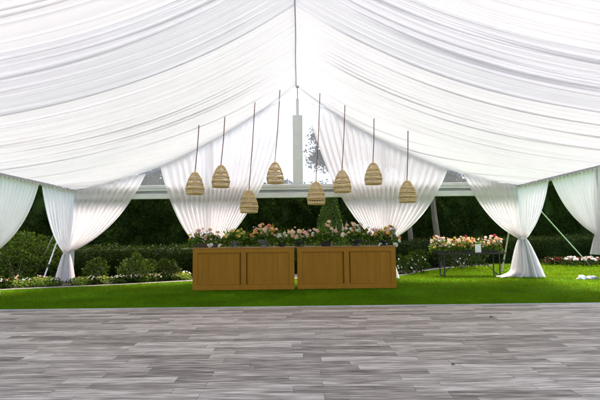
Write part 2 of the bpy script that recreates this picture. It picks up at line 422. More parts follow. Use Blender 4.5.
# ------------------------------------------------------------------ ceiling liner
SW = 2.4
def sstep(a, b, x):
    t = np.clip((x-a)/(b-a), 0, 1); return t*t*(3-2*t)
def liner_z(u, d):
    return RH-(RH-EV)*u-4*u*(1-u)*(  .36+.26*sstep(12.3, 14, d))
def liner_panel(side, v0, v1, drop, nu, rng, mat, name, label, fine=True, fh=(.02, .075)):
    fins = []; v = v0
    while v < v1:
        fins.append((v, rng.uniform(*fh), rng.uniform(.008, .014), rng.uniform(0, 6.28), rng.uniform(0, 6.28), rng.uniform(.008, .03)))
        v += rng.choice([.05, .085, .13, .19, .27], p=[.16, .26, .28, .20, .10])*rng.uniform(.8, 1.25)*(1 if fine else 1.4)
    rows = []
    for i, (b, h, w, p1, p2, wa) in enumerate(fins):
        for o, k in ((-1, 0), (-.45, 1), (.45, 1), (1, 0)): rows.append((b+o*w, h*k, p1, p2, wa, 0))
        if i+1 < len(fins):
            b2, _, w2, q1, q2, wb = fins[i+1]; gap = (b2-w2)-(b+w)
            if gap > .03:
                for t in (np.arange(1, 9)/9 if fine else (.2, .4, .6, .8)):
                    # belly of the cloth between two gathers; wander blends
                    rows.append((b+w+gap*t, None, (p1, q1, t), (p2, q2, t), wa+(wb-wa)*t, gap*.045*math.sin(PI*t)))
    rows.append((v1, 0, 0, 0, 0, 0))
    P = np.zeros((len(rows), nu, 3)); k = np.linspace(0, 1, nu)
    for i, (b, h, p1, p2, wa, belly) in enumerate(rows):
        us = math.sqrt(max(0, (b-14.0)/SW)) if b > 14.0 else 0.0
        us = min(us, .999)
        u = us+(1-us)*k
        def wob(a): return np.sin(u*4.2+a)*.6+np.sin(u*9.1+a*1.7)*.25
        if isinstance(p1, tuple): wn = wob(p1[0])*(1-p1[2])+wob(p1[1])*p1[2]; hh = belly*(.6+.8*np.sin(u*3.3+p1[1])**2)+.0045*np.sin(u*(9+5*p1[2])+p1[0]*7+p1[2]*19)*np.sin(p1[2]*PI)
        else: wn = wob(p1); hh = h*(.55+.45*np.sin(u*5+p2))*np.clip(u*6, .25, 1) if h else np.zeros(nu)
        vv = b+wn*wa*np.clip(u*4, 0, 1)
        if not i or i == len(rows)-1: vv = np.full(nu, b)
        d = np.minimum(vv-SW*u*u, 13.99)
        P[i, :, 0] = side*u*W; P[i, :, 1] = d
        P[i, :, 2] = liner_z(u, d)-hh-drop*np.clip(u*3, .15, 1)*(np.clip((1-u)*6, .3, 1))
    o = MB().grid(P).build(name, mat)
    return tag(o, label, 'ceiling drape', 'white gathered ceiling drapes')
for sd, nm in ((-1, 'left'), (1, 'right')):
    rg = np.random.default_rng(31+sd)
    liner_panel(sd, 9.0, 16.39, 0, 64, rg, 'liner', 'ceiling_drape', f'bright white gathered ceiling drape on the {nm} slope reaching the far gable')
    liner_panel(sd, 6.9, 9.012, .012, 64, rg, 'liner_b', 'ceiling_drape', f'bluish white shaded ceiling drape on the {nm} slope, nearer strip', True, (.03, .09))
    liner_panel(sd, 3.2, 6.908, .0, 40, rg, 'liner', 'ceiling_drape', f'white ceiling drape at the top {nm} corner of the view, nearest strip', False)
def liner_hit(px, py):
    d = ray(px, py)
    for Y in np.arange(8, 14.0, .005):
        p = EYE+d*(Y/d.y); u = abs(p.x)/W
        if p.z >= liner_z(u, Y)-.03: return p
    return EYE+d*(13.95/d.y)

# ------------------------------------------------------------------ curtains
def poly_at(pts, s):
    pts = [Vector(p) for p in pts]; ln = [(pts[i+1]-pts[i]).length for i in range(len(pts)-1)]; T = sum(ln)
    out, nr = [], []
    for q in s:
        x = q*T; i = 0
        while i < len(ln)-1 and x > ln[i]: x -= ln[i]; i += 1
        out.append(pts[i].lerp(pts[i+1], x/ln[i])); t = (pts[i+1]-pts[i]); n = Vector((-t.y, t.x, 0)).normalized(); nr.append(n)
    return np.array([tuple(p) for p in out]), np.array([tuple(p) for p in nr])
def curtain(label, top, tie, foot, lat=(1, 0, 0), r=.10, wf=.28, df=.16, folds=17, seed=1, cx=.35, cz=.25, ns=300, foot_shift=0.0, group=None):
    rg = np.random.default_rng(seed)
    s = np.linspace(0, 1, ns); T, Nn = poly_at(top, s)
    k = np.ones(9)/9
    Nn = np.stack([np.convolve(np.pad(Nn[:, i], 4, mode='edge'), k, 'valid') for i in range(3)], 1)
    tie = np.array(tuple(tie)); foot = np.array(tuple(foot)); lat = np.array(lat, float); perp = np.array([-lat[1], lat[0], 0])
    ph = np.cumsum(rg.uniform(.5, 1.5, ns)); ph = np.convolve(np.pad(ph, 15, mode='edge'), np.ones(31)/31, 'valid'); ph = (ph-ph[0])/(ph[-1]-ph[0])*folds*2*PI
    zig = np.sin(ph); amp = np.interp(s*folds, np.arange(folds+2), rg.uniform(.5, 1.2, folds+2)); zig = zig*amp
    zig2 = np.sin(ph*2.3+1)*.22*np.interp(s*folds, np.arange(folds+2), rg.uniform(0, 1, folds+2))
    Kp = tie+lat*((2*s-1)*r)[:, None]+perp*(zig*r*.75)[:, None]
    e = np.abs(2*s-1)**1.3
    rows = []
    for t in np.linspace(0, 1, 46):
        c = np.stack([T[:, 0]+(Kp[:, 0]-T[:, 0])*cx, T[:, 1]+(Kp[:, 1]-T[:, 1])*cx, tie[2]+(T[:, 2]-tie[2])*cz], 1)
        # strands straight under the top run with less sag
        p = (1-t)**2*T+2*t*(1-t)*c+t*t*Kp
        a = (.018+.052*math.sin(PI*min(t*1.1, 1))**1.0)*(1-t)
        rows.append(p+Nn*((zig+zig2)*a)[:, None])
    for t in np.linspace(0, 1, 20)[1:]:
        g_ = t**.75
        c = tie*(1-t)+foot*t
        wid = r+(wf-r)*g_; dep = r*.75+(df-r*.75)*g_
        p = c+lat*((2*s-1)*wid)[:, None]+perp*((zig+zig2*.6)*dep*.9)[:, None]
        if t > .8: p = p+lat*(foot_shift*((t-.8)/.2)**2*np.clip(1-2*s, 0, 1))[:, None]; 
        p[:, 2] = np.maximum(p[:, 2], .025+.015*(1+np.sin(ph*1.3)))
        rows.append(p)
    P = np.array(rows)
    base = thing('curtain', label, 'curtain', tuple(foot*np.array([1, 1, 0])), group)
    b0 = foot*np.array([1, 1, 0])
    MB().grid(P-b0).build('sheer_panel', 'sheer', base)
    tb = [(tie[0]-b0[0]+lat[0]*math.cos(q)*(r+.012)+perp[0]*math.sin(q)*r*.95, tie[1]-b0[1]+lat[1]*math.cos(q)*(r+.012)+perp[1]*math.sin(q)*r*.95) for q in np.linspace(0, 2*PI, 25)[:-1]]
    MB().grid(np.array([[(x, y, tie[2]+h) for x, y in tb] for h in (-.035, -.012, .012, .035)]), closed_v=True).build('tieback', 'sheer', base)
    return base
GC = 'white sheer curtains tied back to the posts'
CY = BY-.10
xl = -W+.06; xr = W-.06
tl = at(66.5, 253, 13.75); tr = at(522.5, 238.5, 13.75)
curtain('sheer white curtain tied at the left back corner post above the flowers',
        [(xl, 12.1, 2.93), (xl, 13.9, 2.93), (xl+.2, CY, 2.95), at(110, 180, CY), at(146, 173.5, CY)], tl, (tl.x-.02, tl.y, .02), r=.085, wf=.30, df=.2, folds=19, seed=3, group=GC)
curtain('sheer white curtain at the right back corner, its foot trailing on the grass',
        [at(462, 170.5, CY), at(492, 179, CY), (xr-.2, CY, 2.95), (xr, 13.9, 2.93), (xr, 12.15, 2.93)], tr, (tr.x+.08, tr.y, .02), r=.10, wf=.5, df=.28, folds=20, seed=5, foot_shift=-.45, group=GC)
tml = at(209, 252, 13.72); tmr = at(383, 243, 13.72)
curtain('sheer white gable curtain falling behind the left bar counter',
        [at(160, 166, CY), at(200, 143, CY), at(250, 112, CY), at(291, 97, CY)], tml, (tml.x, tml.y, .02), r=.14, folds=20, seed=8, group=GC)
curtain('sheer white gable curtain falling behind the right bar counter',
        [at(305, 100, CY), at(345, 115, CY), at(400, 146, CY), at(449, 166, CY)], tmr, (tmr.x+.08, tmr.y, .02), r=.11, wf=.42, folds=20, seed=11, group=GC)
curtain('sheer white curtain cut by the left edge of the photo, on the side wall',
        [(xl, 8.7, 2.93), (xl, 12.0, 2.93)], (xl-.1, 10.3, 1.05), (xl-.1, 10.3, .02), lat=(.0, 1, 0), r=.1, folds=20, seed=14, group=GC)
curtain('sheer white curtain cut by the right edge of the photo, on the side wall',
        [(xr, 8.7, 2.93), (xr, 12.05, 2.93)], (xr-.02, 10.2, 1.33), (xr-.03, 10.2, .86), lat=(0, 1, 0), r=.1, wf=.24, folds=20, seed=17, group=GC)

# ------------------------------------------------------------------ bar counters
def counter(x0, x1, y, label):
    w = x1-x0; H = 1.1; D = .75
    t = thing('bar_counter', label, 'bar counter', ((x0+x1)/2, y+D/2, 0))
    f = -D/2
    # carcass
    MB().box((0, .02, .565), (w-.05, D-.06, 1.0), .004).build('carcass', 'counter', t, False)
    MB().box((0, 0, H-.02), (w+.03, D+.03, .04), .006).build('countertop', 'countertop', t, False)
    MB().box((0, f+.008, H-.09), (w, .05, .10), .006).build('top_rail', 'counter', t, False)
    MB().box((0, f+.008, .085), (w, .05, .13), .006).build('bottom_rail', 'counter', t, False)
    for x, ww in ((-w/2+.065, .13), (0, .13), (w/2-.065, .13)):
        MB().box((x, f+.0095, .595), (ww, .05, .887), .006).build('stile', 'counter', t, False)
    for sx in (-1, 1):
        cxp = sx*(w/4-.0); pw = w/2-.195
        mb = MB(); n = 7
        for i in range(n):
            mb.box((cxp-pw/2+pw*(i+.5)/n, f+.022, .595), (pw/n-.001, .03, .885), .0015)
        mb.build('panel', 'counter', t, False)
        for dx in (-1, 1):
            MB().box((cxp+dx*(pw/2-.012), f+.012, .595), (.024, .03, .885), .006).build('bead', 'counter', t, False)
        for z in (.165, 1.025): MB().box((cxp, f+.0125, z), (pw-.05, .03, .024), .006).build('bead', 'counter', t, False)
    for sx in (-1, 1):
        for yy in (f+.06, D/2-.06): MB().box((sx*(w/2-.06), yy, .012), (.1, .1, .024)).build('foot', 'dark', t, False)
    return t
CYF = 11.12
a0, a1 = at(192.5, 289, CYF).x, at(294.6, 289, CYF).x; b0_, b1 = at(297.4, 289, CYF).x, at(397, 289, CYF).x
counter(a0, a1, CYF, 'ochre wooden bar counter with two panels, left one of the pair')
counter(b0_, b1, CYF+.04, 'ochre wooden bar counter with two panels, right one near the table')

# ------------------------------------------------------------------ flowers
def bloom_mesh(mat, size, petals=7, dome=.5):
    V = []
    for ring, (rr, el, m) in enumerate(((1, .15, petals), (.75, .6, petals), (.42, 1.05, 5))):
        for i in range(m):
            a = 2*PI*(i+.5*ring)/m+random.uniform(-.15, .15)
            o = np.array([math.cos(a)*math.cos(el), math.sin(a)*math.cos(el), math.sin(el)]); s_ = np.array([-math.sin(a), math.cos(a), 0]); c = np.cross(o, s_)
            l = size*(.6+.4*rr)*random.uniform(.85, 1.1); w = l*.42
            b = np.array([0, 0, size*.1*ring])
            V.append(np.stack([b, b+o*l*.6+s_*w-c*l*.10, b+o*l, b+o*l*.6-s_*w-c*l*.10]))
    me_o = quads_obj('blossom', np.array(V), mat); me = me_o.data; bpy.data.objects.remove(me_o); return me
def spike_mesh(mat, h):
    V = []
    for i in range(34):
        z = h*(i/34)*.75+h*.25; r = .026*(1-i/40); a = i*2.4
        o = np.array([math.cos(a), math.sin(a), .6]); s_ = np.array([-math.sin(a), math.cos(a), 0]); b = np.array([0, 0, z])
        V.append(np.stack([b, b+o*r*.8+s_*r*.5, b+o*r*1.5, b+o*r*.8-s_*r*.5]))
    o = quads_obj('flower_spike', np.array(V), mat); me = o.data; bpy.data.objects.remove(o); return me
BL = {c: [bloom_mesh(c, .060), bloom_mesh(c, .042)] for c in ('white', 'pink', 'peach', 'orange', 'yellow', 'red', 'blue')}
SP = {c: spike_mesh(c, .26) for c in ('white', 'pink', 'yellow')}; SP['lime_leaf'] = spike_mesh('lime_leaf', .28); SP['leafy'] = spike_mesh('pot_leaf', .30)
def put(me, name, parent, p, tilt, s):
    o = bpy.data.objects.new(name, me); COL.objects.link(o); o.parent = parent
    o.location = p; o.rotation_euler = tilt; o.scale = (s, s, s); return o
def bouquet(t, z0, w, d, h, colours, nb, nleaf=330, spikes=(), leaf='pot_leaf', droop=.25, lsz=.085):
    # foliage: dome of leaves, some hanging over the rim
    nb = int(nb*1.6); w *= 1.1; h *= 1.1; nleaf = int(nleaf*1.4)
    a = R.uniform(0, 2*PI, nleaf); rr = np.sqrt(R.random(nleaf)); el = R.random(nleaf)
    zz = z0+h*.85*el*(1-.65*rr**2)-droop*h*np.clip(rr-.8, 0, 1)*4*R.random(nleaf)
    P = np.stack([rr*np.cos(a)*w/2*1.05, rr*np.sin(a)*d/2*1.05, zz], 1)
    quads_obj('foliage', leaves(P, lsz, .5), leaf, t)
    st = MB()
    for i in range(nb):
        q = random.uniform(0, 2*PI); r = math.sqrt(random.random())*.95
        x, y = r*math.cos(q)*w/2*1.04, r*math.sin(q)*d/2
        if random.random() < .6: y = -abs(y)-.02
        z = z0+h*(.28+.85*random.random()**1.2)*(1-.45*r*r)+.02
        c = random.choices([k for k, _ in colours], [v for _, v in colours])[0]
        put(random.choice(BL[c]), 'blossom', t, (x, y, z), (random.uniform(.3, 1.2), random.uniform(-.4, .4), random.uniform(-.6, .6)), random.uniform(.5, 1.2))
        st.tube([(x*.3, y*.3, z0-.02), (x*.8, y*.8, (z0+z)/2), (x, y, z)], .004, 4, False)
    for i in range(10):
        q = random.uniform(0, 2*PI); put(SP[random.choice(('lime_leaf', 'leafy', 'leafy'))], 'sprig', t, (math.cos(q)*w*.36, math.sin(q)*d*.36, z0+h*.15), (random.uniform(-.3, .3)-.5*math.sin(q), .9*math.cos(q)*random.random(), q), random.uniform(.9, 1.5))
    for c, x, y, hs in spikes:
        put(SP[c], 'flower_spike', t, (x, y, z0+h*.35), (random.uniform(-.25, .25), random.uniform(-.35, .35), random.random()), hs)
    st.build('stems', 'pot_leaf', t)
def urn(t, r, h, mat, footed=True, handles=False):
    pr = [(0, 0), (r*.55, 0), (r*.55, .02), (r*.3, .035), (r*.26, .06), (r*.5, .085), (r*.85, h*.55), (r*.97, h*.85), (r*1.05, h*.93), (r*1.05, h), (r*.92, h), (r*.8, h*.8), (0, h*.78)] if footed else \
         [(0, 0), (r*.72, 0), (r*.76, .01), (r*.95, h*.9), (r*1.02, h*.92), (r*1.02, h), (r*.9, h), (r*.85, h*.85), (0, h*.83)]
    MB().lathe(pr, 28).build('pot', mat, t)
    if handles:
        for sx in (-1, 1):
            MB().tube([(sx*r*(.85+.5*math.sin(q)), 0, h*.5+h*.42*(1-math.cos(q))*.5+.0) for q in np.linspace(0, PI, 10)], .009, 6).build('handle', mat, t)
def trough(t, w, d, h, mat):
    mb = MB()
    mb.grid(np.array([[(sx*(w/2-i), sy*(d/2-i), z) for sx, sy in ((-1, -1), (1, -1), (1, 1), (-1, 1))] for z, i in ((0, .02), (h*.86, .004), (h*.86, -.006), (h, -.006), (h, .015), (h*.8, .02))]), closed_v=True)
    mb.add([(sx*(w/2-.02), sy*(d/2-.02), h*.8) for sx, sy in ((-1, -1), (1, -1), (1, 1), (-1, 1))], [(0, 1, 2, 3)])
    mb.add([(sx*(w/2-.02), sy*(d/2-.02), 0) for sx, sy in ((-1, -1), (1, -1), (1, 1), (-1, 1))], [(3, 2, 1, 0)])
    mb.build('trough', mat, t, False)
YP = CYF+.36; ZT = 1.101
GP = 'flower pots along the bar counters'
def pot_at(px, label, name='flower_pot'):
    p = at(px, 245, YP); return thing(name, label, 'flower pot', (p.x, YP, ZT), GP, random.uniform(-.2, .2))
t = pot_at(206, 'brown trough of pink, peach and yellow flowers at the left end of the bar', 'flower_trough'); t.rotation_euler = (0, 0, .05)
trough(t, .62, .22, .13, 'brownp'); bouquet(t, .12, .82, .34, .30, (('pink', 5), ('peach', 3), ('yellow', 2), ('white', 1)), 26, 380, (('lime_leaf', -.42, 0, .9), ('white', -.36, .02, .8)))
for q, s_ in (((.12, -.20, .03), 1.0), ((.17, -.19, .075), .9), ((.09, -.19, .06), .8)): put(BL['white'][0], 'blossom', t, q, (1.2, 0, random.random()), s_)
t = pot_at(235, 'grey footed bowl of lime green foliage and small yellow flowers')
urn(t, .15, .17, 'greyp'); bouquet(t, .15, .62, .4, .30, (('yellow', 3), ('white', 1)), 12, 300, (('lime_leaf', .1, 0, 1.1), ('lime_leaf', .22, 0, 1.0), ('yellow', -.1, .02, .9), ('lime_leaf', -.2, 0, .9)), 'pot_leaf')
q = R.normal(size=(90, 3))*np.array([.2, .1, .07])+np.array([.08, -.05, .33]); quads_obj('foliage', leaves(q, .08, .4), 'lime_leaf', t)
t = pot_at(263.5, 'grey urn of orange and peach flowers with a tall yellow spike')
urn(t, .18, .19, 'greyp'); bouquet(t, .17, .66, .42, .36, (('orange', 4), ('peach', 4), ('yellow', 2), ('pink', 2)), 26, 260, (('yellow', .18, 0, 1.35), ('yellow', .23, .03, 1.2), ('white', .14, -.03, 1.0), ('pink', -.16, 0, 1.0)))
t = pot_at(282, 'small dark pot of white and green trailing flowers between two larger pots')
urn(t, .10, .13, 'darkp', False); bouquet(t, .12, .42, .34, .22, (('white', 5), ('pink', 1)), 12, 190)
t = pot_at(299, 'dark wide bowl of pink, peach and cream flowers over the counter joint')
urn(t, .19, .15, 'darkp'); bouquet(t, .14, .80, .4, .30, (('pink', 4), ('peach', 4), ('white', 2), ('yellow', 1), ('red', .2)), 30, 280, (('pink', .2, 0, 1.0),))
t = pot_at(326, 'dark pot of tall leafy green plants with a few peach flowers')
urn(t, .15, .16, 'darkp', False); bouquet(t, .14, .72, .42, .42, (('peach', 3), ('pink', 2), ('yellow', 1)), 12, 520, (('white', .28, 0, 1.1), ('lime_leaf', -.12, 0, 1.5), ('lime_leaf', .05, 0, 1.5)))
t = pot_at(356, 'dark two-handled urn of cream and orange flowers with red buds')
urn(t, .19, .19, 'darkp', True, True); bouquet(t, .17, .82, .42, .36, (('white', 4), ('peach', 3), ('orange', 2), ('red', .8)), 28, 280, (('white', -.30, 0, 1.5), ('white', -.34, .04, 1.3)))
t = pot_at(384, 'dark bowl of yellow, orange and blue flowers at the right end of the bar')
urn(t, .19, .15, 'darkp'); bouquet(t, .14, .62, .42, .32, (('yellow', 3), ('orange', 3), ('pink', 2), ('red', .8)), 26, 260)
for i in range(8): put(BL['blue'][i % 2], 'blossom', t, (.24+random.uniform(-.05, .06), -.06+random.uniform(-.05, .05), .25+.022*i), (random.uniform(.5, 1.2), 0, random.random()*2-1), 1.1)
for q, s_ in (((.27, -.20, .02), 1.1), ((.22, -.2, .03), .9), ((.38, -.1, .12), .9)): put(BL['white'][0], 'blossom', t, q, (1.2, .3, random.random()), s_)
put(BL['orange'][0], 'blossom', t, (.40, -.05, .20), (1, 0, .3), 1.0); put(BL['pink'][0], 'blossom', t, (.24, -.05, .47), (.9, 0, .3), 1.0)

# ------------------------------------------------------------------ pendant lamps
def basket_meshes():
    H_, Rm = .60, .235
    def prof(t): # t 0 top .. 1 bottom
        r = Rm*math.sin(min(t*1.05+.06, 1)*PI/2)**.62
        if t > .72: r *= 1-.16*((t-.72)/.28)**1.6
        return r, -H_*t
    n = 22; mb = MB()
    for i in range(n):
        a = 2*PI*i/n; ts = np.linspace(.02, .98, 15)
        mb.tube([((prof(t)[0]+.006*(-1)**(i+k))*math.cos(a), (prof(t)[0]+.006*(-1)**(i+k))*math.sin(a), prof(t)[1]) for k, t in enumerate(ts)], .008, 5)
    a = np.linspace(0, 2*PI, 44, endpoint=False)
    for k in range(14):
        t = .05+.9*k/13; r, z = prof(t)
        tilt = random.uniform(-.008, .008); hb = .0065
        ring = np.array([[((r+dr)*math.cos(q), (r+dr)*math.sin(q), z+dz+tilt*math.cos(q)) for q in a] for dr, dz in ((-.004, -hb), (.008, -hb), (.008, hb), (-.004, hb))])
        mb.grid(ring, closed_u=True, closed_v=True)
    w = mb.build('weave', 'rattan'); wd = w.data; bpy.data.objects.remove(w)
    mb = MB()
    for t, hb in ((.30, .018), (.52, .018), (.72, .020), (.93, .022)):
        r, z = prof(t)
        mb.grid(np.array([[((r+dr)*math.cos(q), (r+dr)*math.sin(q), z+dz) for q in a] for dr, dz in ((-.006, -hb), (.014, -hb), (.014, hb), (-.006, hb))]), closed_u=True, closed_v=True)
    w = mb.build('band', 'rattan_d'); bd = w.data; bpy.data.objects.remove(w)
    mb = MB().lathe([(0, .05), (.018, .05), (.024, .02), (.05, -.005), (.07, -.03), (.055, -.035), (0, -.02)], 14)
    w = mb.build('cap', 'rattan_d'); cd = w.data; bpy.data.objects.remove(w)
    mb = MB().lathe([(0, -.12), (.02, -.12), (.02, -.16), (.035, -.19), (.045, -.225), (.035, -.26), (0, -.275)], 12)
    w = mb.build('bulb', 'card'); ud = w.data; bpy.data.objects.remove(w)
    return wd, bd, cd, ud
BK = basket_meshes()
PEND = [((199, 126), (195, 172.5), (194, 195), 'leftmost woven rattan pendant, in front of the left gable curtain'),
        ((225, 117), (221, 165.5), (221, 188), 'second woven rattan pendant from the left, hung a little higher than its left neighbour'),
        ((255, 103), (249, 190.5), (250, 213.5), 'lowest woven rattan pendant, on the longest cord left of the central post'),
        ((280, 91), (275, 162.5), (275, 184), 'woven rattan pendant just left of the white central post'),
        ((320, 94), (316, 182), (316, 205), 'woven rattan pendant just right of the central post, hanging below the beam'),
        ((345, 105), (342, 170.5), (342.5, 193), 'third woven rattan pendant from the right, overlapping the sheer curtain edge'),
        ((374, 119), (373, 163), (373, 185), 'high woven rattan pendant in the middle of the right gable curtain'),
        ((408, 132), (407, 181), (407, 203), 'rightmost woven rattan pendant at the outer side of the right gable curtain')]
for (tp, bt, bb, lab) in PEND:
    top = liner_hit(*tp); Y = min(top.y, 13.1)
    p = at(*bt, Y); q = at(*bb, Y); s_ = (p-q).length/.60
    t = thing('pendant_lamp', lab, 'pendant lamp', p, 'woven rattan pendants over the bar')
    rz = random.uniform(0, 6)
    for me, nm in zip(BK, ('weave', 'band', 'cap', 'bulb')):
        o = put(me, nm, t, (0, 0, 0), (0, 0, rz), s_); 
        if nm in('weave', 'band', 'cap'): o.scale = (s_*1.0, s_*1.0, s_)
    MB().tube([Vector((0, 0, .04)), (top-p)*.5+Vector((.01, 0, 0)), top-p+Vector((0, 0, .05))], .014, 6).build('cord', 'rope', t)

# ------------------------------------------------------------------ folding table with flower boxes
TY = 14.55; TX0, TX1 = at(434.5, 252, TY).x, at(503, 252, TY).x; TXC = (TX0+TX1)/2; TW = TX1-TX0; TZ = .79
t = thing('folding_table', 'dark folding trestle table with thin top and U-shaped legs on the lawn', 'table', (TXC, TY, 0))
MB().box((0, 0, TZ-.015), (TW, .52, .03), .004).build('tabletop', 'tabletop', t, False)
for sy in (-1, 1): MB().box((0, sy*.235, TZ-.045), (TW-.1, .025, .03), .003).build('top_rail', 'dark', t, False)
for sx in (-1, 1):
    x = sx*(TW/2-.24)
    for sy in (-1, 1): MB().bar((x, sy*.23, .0), (x, sy*.23, TZ-.03), .032, .032).build('leg', 'dark', t, False)
    MB().bar((x, -.215, .05), (x, .215, .05), .028, .028).build('foot_bar', 'dark', t, False)
    MB().bar((x, -.215, .62), (x, .215, .62), .028, .028).build('cross_bar', 'dark', t, False)
    MB().bar((x-sx*.01, 0, .07), (sx*.22, 0, TZ-.07), .026, .020).build('brace', 'dark', t, False)
MB().bar((-.24, 0, TZ-.05), (.24, 0, TZ-.05), .024, .02).build('brace_hinge', 'dark', t, False)
GB = 'flower boxes on the folding table'
for pxa, pxb, lab, cols, sp in ((432, 452, 'dark box of cream and pink flowers at the left end of the folding table', (('white', 3), ('pink', 3), ('peach', 2), ('orange', 1)), (('white', -.34, 0, 1.1), ('pink', -.05, 0, 1.1))),
                            (452, 475, 'dark box of orange and yellow flowers in the middle of the folding table', (('orange', 3), ('peach', 3), ('yellow', 3), ('pink', 1)), (('yellow', .05, 0, 1.2), ('white', -.2, 0, 1.2))),
                            (478, 500, 'dark box of peach flowers at the right end of the folding table', (('peach', 4), ('orange', 2), ('pink', 3), ('white', 2)), (('white', .3, 0, 1.1), ('yellow', -.1, 0, 1.0)))):
    xa, xb = at(pxa, 250, TY).x, at(pxb, 250, TY).x; w = xb-xa
    t = thing('flower_box', lab, 'flower box', ((xa+xb)/2, TY+.03, TZ+.001), GB)
    trough(t, w*.9, .3, .10, 'darkp'); bouquet(t, .08, w*1.12, .5, .42, cols+(('yellow', 1), ('red', .5)), 46, 380, sp+(('lime_leaf', .1, 0, 1.3), ('leafy', -.25, 0, 1.3)), droop=.5, lsz=.09)
cp = at(478.3, 252, TY-.2)
t = thing('sign_card', 'small blank white card standing between flower boxes on the folding table', 'card', (cp.x, TY-.19, TZ+.001))
MB().box((0, 0, .135), (.2, .012, .27), .002).build('card', 'card', t, False)
MB().box((0, .05, .01), (.16, .11, .02), .002).build('stand', 'card', t, False)

# ------------------------------------------------------------------ straps and poles
def strap(label, a, b, w, mat, cat, name):
    a, b = Vector(a), Vector(b); t = thing(name, label, cat, tuple(b))
    MB().tube([(0, 0, .02), (a-b)*.5, a-b], w*.45, 8).build('strap' if 'strap' in mat else 'pole', mat, t)
    d = (a-b).normalized()
    MB().tube([Vector((0, 0, -.05))-Vector((d.x, d.y, 0))*.04, Vector((0, 0, .16))-Vector((d.x, d.y, 0))*.08], .016, 6).build('stake', 'dark', t)
    q = d*.55
    MB().box(tuple(q), (w*1.5, w*1.2, .10), .004).build('ratchet', 'dark', t, False)
tlx = Vector((-W-.07, BY+.05, 2.9)); trx = Vector((W+.07, BY+.05, 2.9))
strap('tan guy strap running from the left back corner down to the flowers', tlx, ground(32.5, 281), .04, 'strap_b', 'guy strap', 'guy_strap')
strap('white guy strap right beside the tan one at the left back corner', tlx+Vector((.05, .03, 0)), ground(42.5, 282), .05, 'strap', 'guy strap', 'guy_strap')
strap('tan pole leaning behind the right corner curtain by the folding table', trx+Vector((-.05, .1, 0)), ground(502, 271.5), .06, 'pole', 'pole', 'leaning_pole')
strap('long white guy strap slanting from the right corner curtain towards pink flowers', trx+Vector((.03, 0, 0)), ground(590, 266), .042, 'strap', 'guy strap', 'guy_strap')

# ------------------------------------------------------------------ hedges, shrubs, trees
def bumps(x, z, s):
    return .5*np.sin(x*1.9+s)*np.sin(z*1.5+s*2)+.3*np.sin(x*4.3+z*2.2+s)+.25*np.sin(z*5.1-x*2.9+s*3)+.15*np.sin(x*9.7+z*7.3)
def hedge(name, label, line, height, depth, n, size, mat, seed, rough=.25):
    pts = [Vector((x, y, 0)) for x, y in line]; ln = spline(pts, 6)
    X = np.array([p.x for p in ln]); Y = np.array([p.y for p in ln]); s = np.concatenate([[0], np.cumsum(np.hypot(np.diff(X), np.diff(Y)))])
    hs = np.interp(np.linspace(0, 1, len(s)), np.linspace(0, 1, len(height)), height)
    def place(q, off, z):
        x = np.interp(q, s, X); y = np.interp(q, s, Y)
        e = .05; tx = np.interp(q+e, s, X)-np.interp(q-e, s, X); ty = np.interp(q+e, s, Y)-np.interp(q-e, s, Y); l = np.hypot(tx, ty)+1e-9
        return np.stack([x-ty/l*off, y+tx/l*off, z], 1)
    nf = int(n*.78); q = R.uniform(0, s[-1], nf); hq = np.interp(q, s, hs); z = R.random(nf)**.9*hq
    off = -bumps(q, z, seed)*rough+R.exponential(.10, nf)-.06
    V = [place(q, off, z)]
    nt = n-nf; q = R.uniform(0, s[-1], nt); hq = np.interp(q, s, hs); o = R.uniform(0, depth, nt)
    V.append(place(q, o, hq+bumps(q, o*2, seed+1)*rough*.7+R.normal(0, .05, nt)))
    P = np.concatenate(V); P[:, 2] = np.maximum(P[:, 2], .02)
    t = thing(name, label, 'hedge', (float(X.mean()), float(Y.mean()), 0))
    off0 = np.array(t.location)
    quads_obj('foliage', leaves(P-off0, size, .3, .6), mat, t)
    # closed sheet inside the leaves, added to keep sky from showing through
    m = MB(); qs = np.linspace(0, s[-1], 160); hq = np.interp(qs, s, hs)
    prof = [(.22, 0.0), (.25, .45), (.28, .9), (.45, .965), (depth-.2, .965), (depth-.1, 0)]
    rows = []
    for o, k in prof: rows.append(place(qs, np.full(160, o)-bumps(qs, hq*k, seed)*rough*.7, hq*k)-off0)
    m.grid(np.array(rows)).build('inner_sheet', mat, t)
    return t
hedge('tall_hedge', 'tall dark green hedge closing the garden behind the marquee', [(-26, 15.5), (-14, 17.2), (-6, 18.6), (1, 19.6), (7, 21.6), (13, 24), (30, 26.5)], [4.4, 4.2, 3.9, 3.7, 3.9, 4.8, 5.4], 1.6, 120000, .115, 'hedge', 1.3, .55)
hedge('low_hedge', 'low clipped hedge behind the flower border in front of the tall hedge', [(-20, 14.4), (-12, 14.9), (-7, 15.2), (-3, 15.9), (2, 16.7), (5, 18.0), (8, 20.3), (13, 21.8), (24, 23)], [1.05, 1.05, 1.05, 1.05, 1.08, 1.12, 1.2, 1.25, 1.3], .8, 80000, .065, 'lowh', 4.1, .15)

